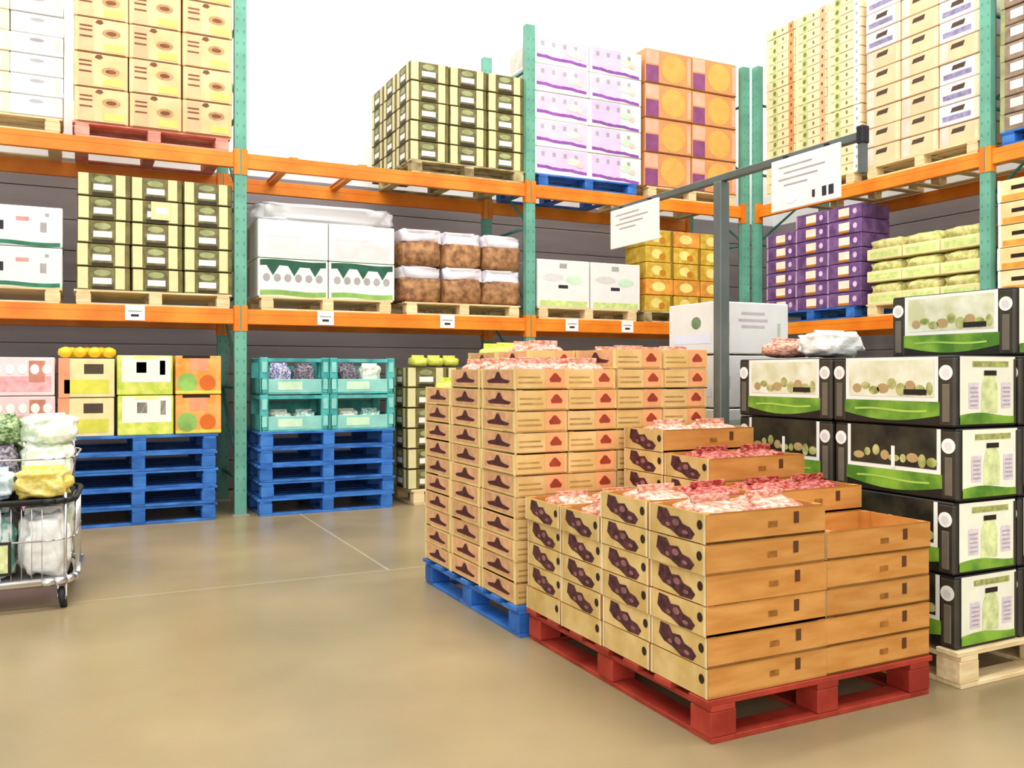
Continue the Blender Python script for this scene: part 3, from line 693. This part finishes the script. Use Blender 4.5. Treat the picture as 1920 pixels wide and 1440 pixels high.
# ------------------------------------------------------------------ black, white and green produce boxes on the wooden pallet
def green_box(bright):
    W, D, Hh = .375, .605, .283; d = (W, D, Hh)
    b = MB(); b.box(-W / 2, -D / 2, 0, W / 2, D / 2, Hh, black, .005)
    bg_ = M('window_bright' if bright else 'window_dark', '#eef0dc' if bright else '#15140e', .5, .2 if bright else .3, 9, col2='#cfd0a4' if bright else '#3a3826')
    gr = M('crate_green', '#4d7f22', .55, .25, 7, col2='#8dba3c', lo=.38, hi=.66)
    oliv = M('leaf_olive', '#87903c', .6, .3, 25, col2='#c9c886')
    f = '-x'
    b.rect(d, f, .115, .35, .885, .985, white, 1); b.rect(d, f, .145, .41, .855, .94 if bright else .99, bg_, 2)
    rr = random.Random(3 if bright else 8)
    for k in range(9):
        u = .22 + .075 * k; b.oval(d, f, u, .52 + rr.uniform(-.02, .10), rr.uniform(.025, .05), rr.uniform(.05, .1), oliv if k % 3 else M('tan_fruit_print', '#b89a6a'), 3)
    b.rect(d, f, .62, .44, .80, .52, black, 4) if bright else b.rect(d, f, .5, .38, .53, .7, white, 4)
    # green wave
    N = 10
    for i in range(N):
        u0 = .10 + .80 * i / N; u1 = .10 + .80 * (i + 1) / N
        v0 = .16 - .10 * math.sin(math.pi * i / N); v1 = .16 - .10 * math.sin(math.pi * (i + 1) / N)
        b.mark(d, f, [(u0, v0), (u1, v1), (u1, .35), (u0, .35)], gr, 1)
    b.wave(d, f, .20, .23, .015, M('crate_green_light', '#a9cf5a', .5), 2, u0=.2, u1=.8)
    # end face with small print
    f = '-y'
    b.rect(d, f, .085, .14, .975, .985, M('offwhite_print', '#f2f1dc'), 1)
    arch = [(.42, .2), (.68, .2)] + [(.55 + .13 * math.cos(t), .52 + .22 * math.sin(t)) for t in [math.pi * j / 8 for j in range(9)]]
    b.mark(d, f, arch, M('pale_lime_print', '#d6dfa0', .6, .2, 25), 2)
    b.rect(d, f, .46, .72, .66, .79, hole, 3)
    for k, u in enumerate((.22, .74)):
        b.rect(d, f, u, .26, u + .16, .62, M('lilac_text_panel', '#ddd0da', .6, .1, 60), 2)
        for q in range(5): b.rect(d, f, u + .02, .30 + .06 * q, u + .14, .315 + .06 * q, grey_ink, 3)
    b.rect(d, f, .28, .84, .86, .92, M('olive_text', '#a4a85e', .6, .3, 50), 2)
    for i in range(N):
        u0 = .085 + .89 * i / N; u1 = .085 + .89 * (i + 1) / N; t0 = .17 + .03 * math.sin(i * .5); t1 = .17 + .03 * math.sin((i + 1) * .5)
        b.mark(d, f, [(u0, .04), (u1, .04), (u1, t1), (u0, t0)], gr, 2)
    parts = []
    brown = M('charcoal_corner', '#3a342a', .45, .2, 10)
    for sx in (-1, 1):
        for sy in (-1, 1):
            c = MB(); x = sx * (W / 2 - .028); y = sy * (D / 2 - .034)
            c.box(sx * (W / 2 + .002) - (.028 if sx > 0 else 0), y - .037, .002, sx * (W / 2 + .002) + (.028 if sx < 0 else 0), y + .037, Hh - .006, brown, .008)
            if sx < 0:
                c.box(x - .034, y - .016, .02, x - .027, y + .016, .17, M('corner_groove', '#6d6556'), .002)
            bd = MB(); bd.cyl((x - .031, y, .215), (x - .033, y, .215), .030, white, 18, smooth=False); bd.cyl((x - .033, y, .215), (x - .034, y, .215), .017, M('soft_grey_white', '#dcd8d8'), 16, smooth=False)
            parts.append(('corner_post', c, None, [('badge', bd, 'round white badge')] if sx < 0 else []))
    return Kind('green_produce_box', b, parts, 'box')
GBb, GBd = green_box(True), green_box(False)
FWG = pallet_kind(wood, L=1.16, D=1.24, nm='wooden_pallet')
FWG.put((3.62, 2.90, 0), 0, 'pale wooden pallet under the black and green produce boxes', 'pallets on the shop floor')
gr_ = 'black and green produce boxes'
for c, cn in enumerate(('front column', 'second column', 'third column')):
    for r, rn in enumerate(('near row', 'far row')):
        if c == 2 and r == 1: continue
        n = 5 if (c == 1 and r == 0) else 4
        for i in range(n):
            k = GBb if i >= 3 else GBd
            k.put((3.24 + .385 * c + random.uniform(-.005, .005) + (.03 if i == 4 else 0), 2.605 + .622 * r + random.uniform(-.005, .005) + (.04 if i == 4 else 0), .146 + .288 * i), random.uniform(-.01, .01),
                  f'black box with green wave, {cn}, {rn}, {layer_word(i, n)}', gr_)
# loose produce on the lower far column
bag('white', (3.22, 3.10, .146 + 4 * .288), (.26, .26, .13), 'white wrapped produce bundle lying on the black and green boxes', None)
bag('pink film', (3.20, 3.36, .146 + 4 * .288), (.26, .22, .10), 'pinkish wrapped fruit bag on the far row of green boxes', None, fruit=True)

# ------------------------------------------------------------------ white printed boxes beyond
d = (.52, .43, .292)
def white_box(top):
    b = carton('', d, wbox)
    if top:
        for v, a in ((.75, .16), (.62, .2), (.5, .16)): b.rect(d, '-y', .5 - a, v, .5 + a, v + .05, M('lilac_grey_print', '#c2b8be'), 1)
        b.rect(d, '-y', .14, .35, .18, .6, M('soft_sage_print', '#b9c4ae')); b.rect(d, '-y', .84, .35, .88, .6, M('soft_sage_print', '#b9c4ae'))
        b.oval(d, '-x', .6, .6, .1, .12, M('sage_leaf', '#6d8a5e', .6, .2)); b.rect(d, '-x', .1, .2, .9, .38, M('pale_blue_print', '#dfe4f6'))
    else:
        b.rect(d, '-y', .1, .7, .9, .78, M('soft_sage_print', '#b9c4ae')); b.oval(d, '-y', .5, .35, .2, .15, M('pale_lime_print', '#d6dfa0')); b.rect(d, '-x', .2, .5, .5, .7, grey_ink)
    return Kind('white_printed_box', b)
wk = [white_box(0), white_box(1)]
FW.put((3.74, 4.34, 0), 0, 'pale wooden pallet under the white printed boxes', 'pallets on the shop floor')
stack(lambda c, i: wk[1] if i >= 3 else wk[0], (3.385, 4.03, .146), (.53, 0), [5, 4], .296, 'white printed box', ['column by the grey pole', 'column by the side rack'], 'behind green boxes', 'white printed boxes beyond')

# ------------------------------------------------------------------ sign stand
gp = M('grey_steel', '#66706c', .4, .12, 6, 0.3)
SX, SY, AZ = 2.995, 3.615, 2.235
e = bpy.data.objects.new('sign_stand', None); COL.objects.link(e); e.location = (SX, SY, 0); tag(e, 'grey steel sign pole with a long cross arm, between the tray stack and green boxes', 'sign stand')
b = MB(); b.box(-.030, -.030, .01, .030, .030, AZ - .02, gp, .004); obj('pole', b, e)
b = MB(); b.box(-.05, -.05, 0, .05, .05, .012, gp, .003); obj('foot_plate', b, e)
b = MB(); b.box(-.018, -.90, AZ - .02, .018, 1.03, AZ + .016, gp, .003); arm = obj('cross_arm', b, e)
b = MB(); b.box(-.022, -.935, AZ - .035, .022, -.90, AZ + .04, M('black_cap', '#16161a', .4), .004); b.box(-.016, -.93, AZ - .16, .016, -.905, AZ - .035, gp); obj('end_cap', b, arm)
def sign(y0, y1, z0, z1, lbl, price):
    W_ = y1 - y0; b = MB(); b.box(-.006, 0, 0, .006, W_, z1 - z0, tag_w, .002)
    d = (.012, W_, z1 - z0); pl = MB()
    for v, u0, u1 in ((.82, .12, .62), (.70, .2, .8), (.58, .12, .7), (.46, .2, .55)): pl.rect(d, '-x', u0, v, u1, v + .03, grey_ink)
    if price:
        pl.rect(d, '-x', .62, .12, .66, .26, ink); pl.rect(d, '-x', .76, .10, .82, .28, ink); pl.rect(d, '-x', .85, .10, .92, .28, ink)
        pl.oval(d, '-x', .3, .18, .1, .08, M('pale_blue_print', '#dfe4f6'))
    for v in pl.bm.verts: v.co.y += W_ / 2
    o = obj('hanging_sign', b, loc=(SX - .03, y0, z0)); obj('printed_text', pl, o)
    for yy in (W_ * .2, W_ * .8):
        cl = MB(); cl.box(-.004, yy - .01, z1 - z0 - .01, .03, yy + .01, z1 - z0 + .012, M('black_cap', '#16161a', .4)); obj('clip', cl, o); tag(o, lbl, 'sign', 'white signs on the sign stand')
sign(2.79, 3.21, 1.985, 2.225, 'white price sign with dark figures hanging at the near end of the arm', True)
sign(4.12, 4.62, 1.99, 2.225, 'white sign with faint text hanging at the far end of the arm', False)

# ------------------------------------------------------------------ cart with bagged salads
chrome = M('chrome_wire', '#d9dadd', .22, .05, 6, .9)
e = bpy.data.objects.new('display_cart', None); COL.objects.link(e); e.location = (-.655, 5.53, 0); e.rotation_euler = (0, 0, R(-3)); tag(e, 'chrome display cart loaded with bagged salads at the end of the aisle', 'cart')
CW, CD = .66, .38   # half sizes
def ring(z, r, m, nm, cc=.15):
    b = MB(); pts = []
    for (sx, sy, a0) in ((1, -1, -90), (1, 1, 0), (-1, 1, 90), (-1, -1, 180)):
        for k in range(5):
            a = R(a0 + 22.5 * k); pts.append((sx * (CW - cc) + cc * math.cos(a), sy * (CD - cc) + cc * math.sin(a), z))
    for p, q in zip(pts, pts[1:] + pts[:1]): b.cyl(p, q, r, m, 8)
    return obj(nm, b, e)
b = MB(); b.box(-CW + .05, -CD + .05, .135, CW - .05, CD - .05, .15, galv); obj('base_deck', b, e)
ring(.145, .022, chrome, 'base_rail'); ring(.56, .016, M('black_rubber_rim', '#141414', .5), 'basket_rim'); ring(.36, .005, chrome, 'wire_hoop'); ring(.78, .005, chrome, 'wire_hoop')
b = MB()
for k in range(23):
    x = -CW + .15 + (2 * CW - .30) * k / 22
    for sy in (-1, 1): b.cyl((x, sy * (CD - .002), .15), (x, sy * (CD - .002), .56), .0025, chrome, 6)
for k in range(12):
    y = -CD + .15 + (2 * CD - .30) * k / 11
    for sx in (-1, 1): b.cyl((sx * (CW - .002), y, .15), (sx * (CW - .002), y, .56), .0025, chrome, 6)
obj('wire_basket', b, e)
b = MB(); b.box(-CW + .03, -CD + .03, .55, CW - .03, CD - .03, .56, M('black_rubber_rim', '#141414')); obj('shelf', b, e)
for sx in (-1, 1):
    for sy in (-1, 1):
        b = MB(); b.cyl((sx * (CW - .045), sy * (CD - .045), .12), (sx * (CW - .045), sy * (CD - .045), .97 if sy > 0 or sx < 0 else .60), .008, chrome, 8); obj('corner_rod', b, e)
        cst = bpy.data.objects.new('caster', None)
        b = MB(); b.box(sx * (CW - .06) - .022, sy * (CD - .06) - .02, .06, sx * (CW - .06) - .016, sy * (CD - .06) + .02, .135, chrome); b.box(sx * (CW - .06) + .016, sy * (CD - .06) - .02, .06, sx * (CW - .06) + .022, sy * (CD - .06) + .02, .135, chrome); b.box(sx * (CW - .06) - .022, sy * (CD - .06) - .02, .125, sx * (CW - .06) + .022, sy * (CD - .06) + .02, .135, chrome)
        fk_ = obj('caster_fork', b, e)
        b = MB(); b.cyl((sx * (CW - .06) - .014, sy * (CD - .06), .05), (sx * (CW - .06) + .014, sy * (CD - .06), .055), .055, M('black_tyre', '#1b1a18', .6), 20); b.cyl((sx * (CW - .06) - .017, sy * (CD - .06), .05), (sx * (CW - .06) + .017, sy * (CD - .06), .05), .018, chrome, 12)
        obj('wheel', b, fk_)
        bpy.data.objects.remove(cst)
b = MB(); b.box(-.09, -CD - .035, .22, .09, -CD - .025, .44, black); b.box(-.07, -CD - .037, .24, .07, -CD - .035, .42, M('pale_lime_print', '#d6dfa0'))
def cpt(x, y, z):
    a = R(-3); return (-.655 + x * math.cos(a) - y * math.sin(a), 5.53 + x * math.sin(a) + y * math.cos(a), z)
b2 = MB(); b2.box(-.06, -.006, 0, .06, 0, .17, black); b2.box(-.045, -.008, .015, .045, -.006, .155, M('pale_lime_print', '#d6dfa0'))
o = obj('card_holder', b2, loc=cpt(.315, -CD - .02, .20), rz=R(-3)); tag(o, 'small black-framed card clipped to the lower basket of the cart', 'card holder')
rows_n = ('front', 'middle', 'rear')
colors_low = (('white', 'clear salad', 'white', 'teal printed', 'white'), ('clear salad', 'white', 'clear salad', 'white', 'clear salad'))
for r in range(2):
    for k in range(5):
        bag(colors_low[r][k], cpt(-.50 + .25 * k, -.18 + .34 * r, .152), (.25, .32, (.36, .39)[(r + k) % 2]), f'{colors_low[r][k]} bag in the lower basket of the cart, {("front", "rear")[r]} row, {("far end", "fourth from outer corner", "third from outer corner", "second from outer corner", "outer corner")[k]}', 'bags in the lower cart basket', rz=random.uniform(-.2, .2))
up1 = (('clear salad', 'green leafy', 'white', 'pale blue', 'yellow'), ('white', 'clear salad', 'green leafy', 'dark grape', 'clear salad'), ('green leafy', 'white', 'clear salad', 'green leafy', 'dark grape'))
plc = ('at the far end', 'fourth from the outer corner', 'third from the outer corner', 'second from the outer corner', 'at the outer corner')
for r in range(3):
    for k in range(5):
        bag(up1[r][k], cpt(-.52 + .255 * k, -.22 + .22 * r, .565), (.27, .24, .17 + .02 * r + (.1 if r else 0)), f'{up1[r][k]} bag on the cart shelf, {rows_n[r]} row, {plc[k]}', 'bags on the cart shelf', rz=random.uniform(-.3, .3))
up2 = ('green leafy', 'dark grape', 'clear salad', 'green leafy', 'clear salad')
for k in range(5):
    bag(up2[k], cpt(-.5 + .25 * k, .06 + random.uniform(-.03, .03), .83), (.27, .34, .17), f'{up2[k]} bag on top of the cart load, {plc[k]}', 'bags on top of the cart load', rz=random.uniform(-.5, .5))
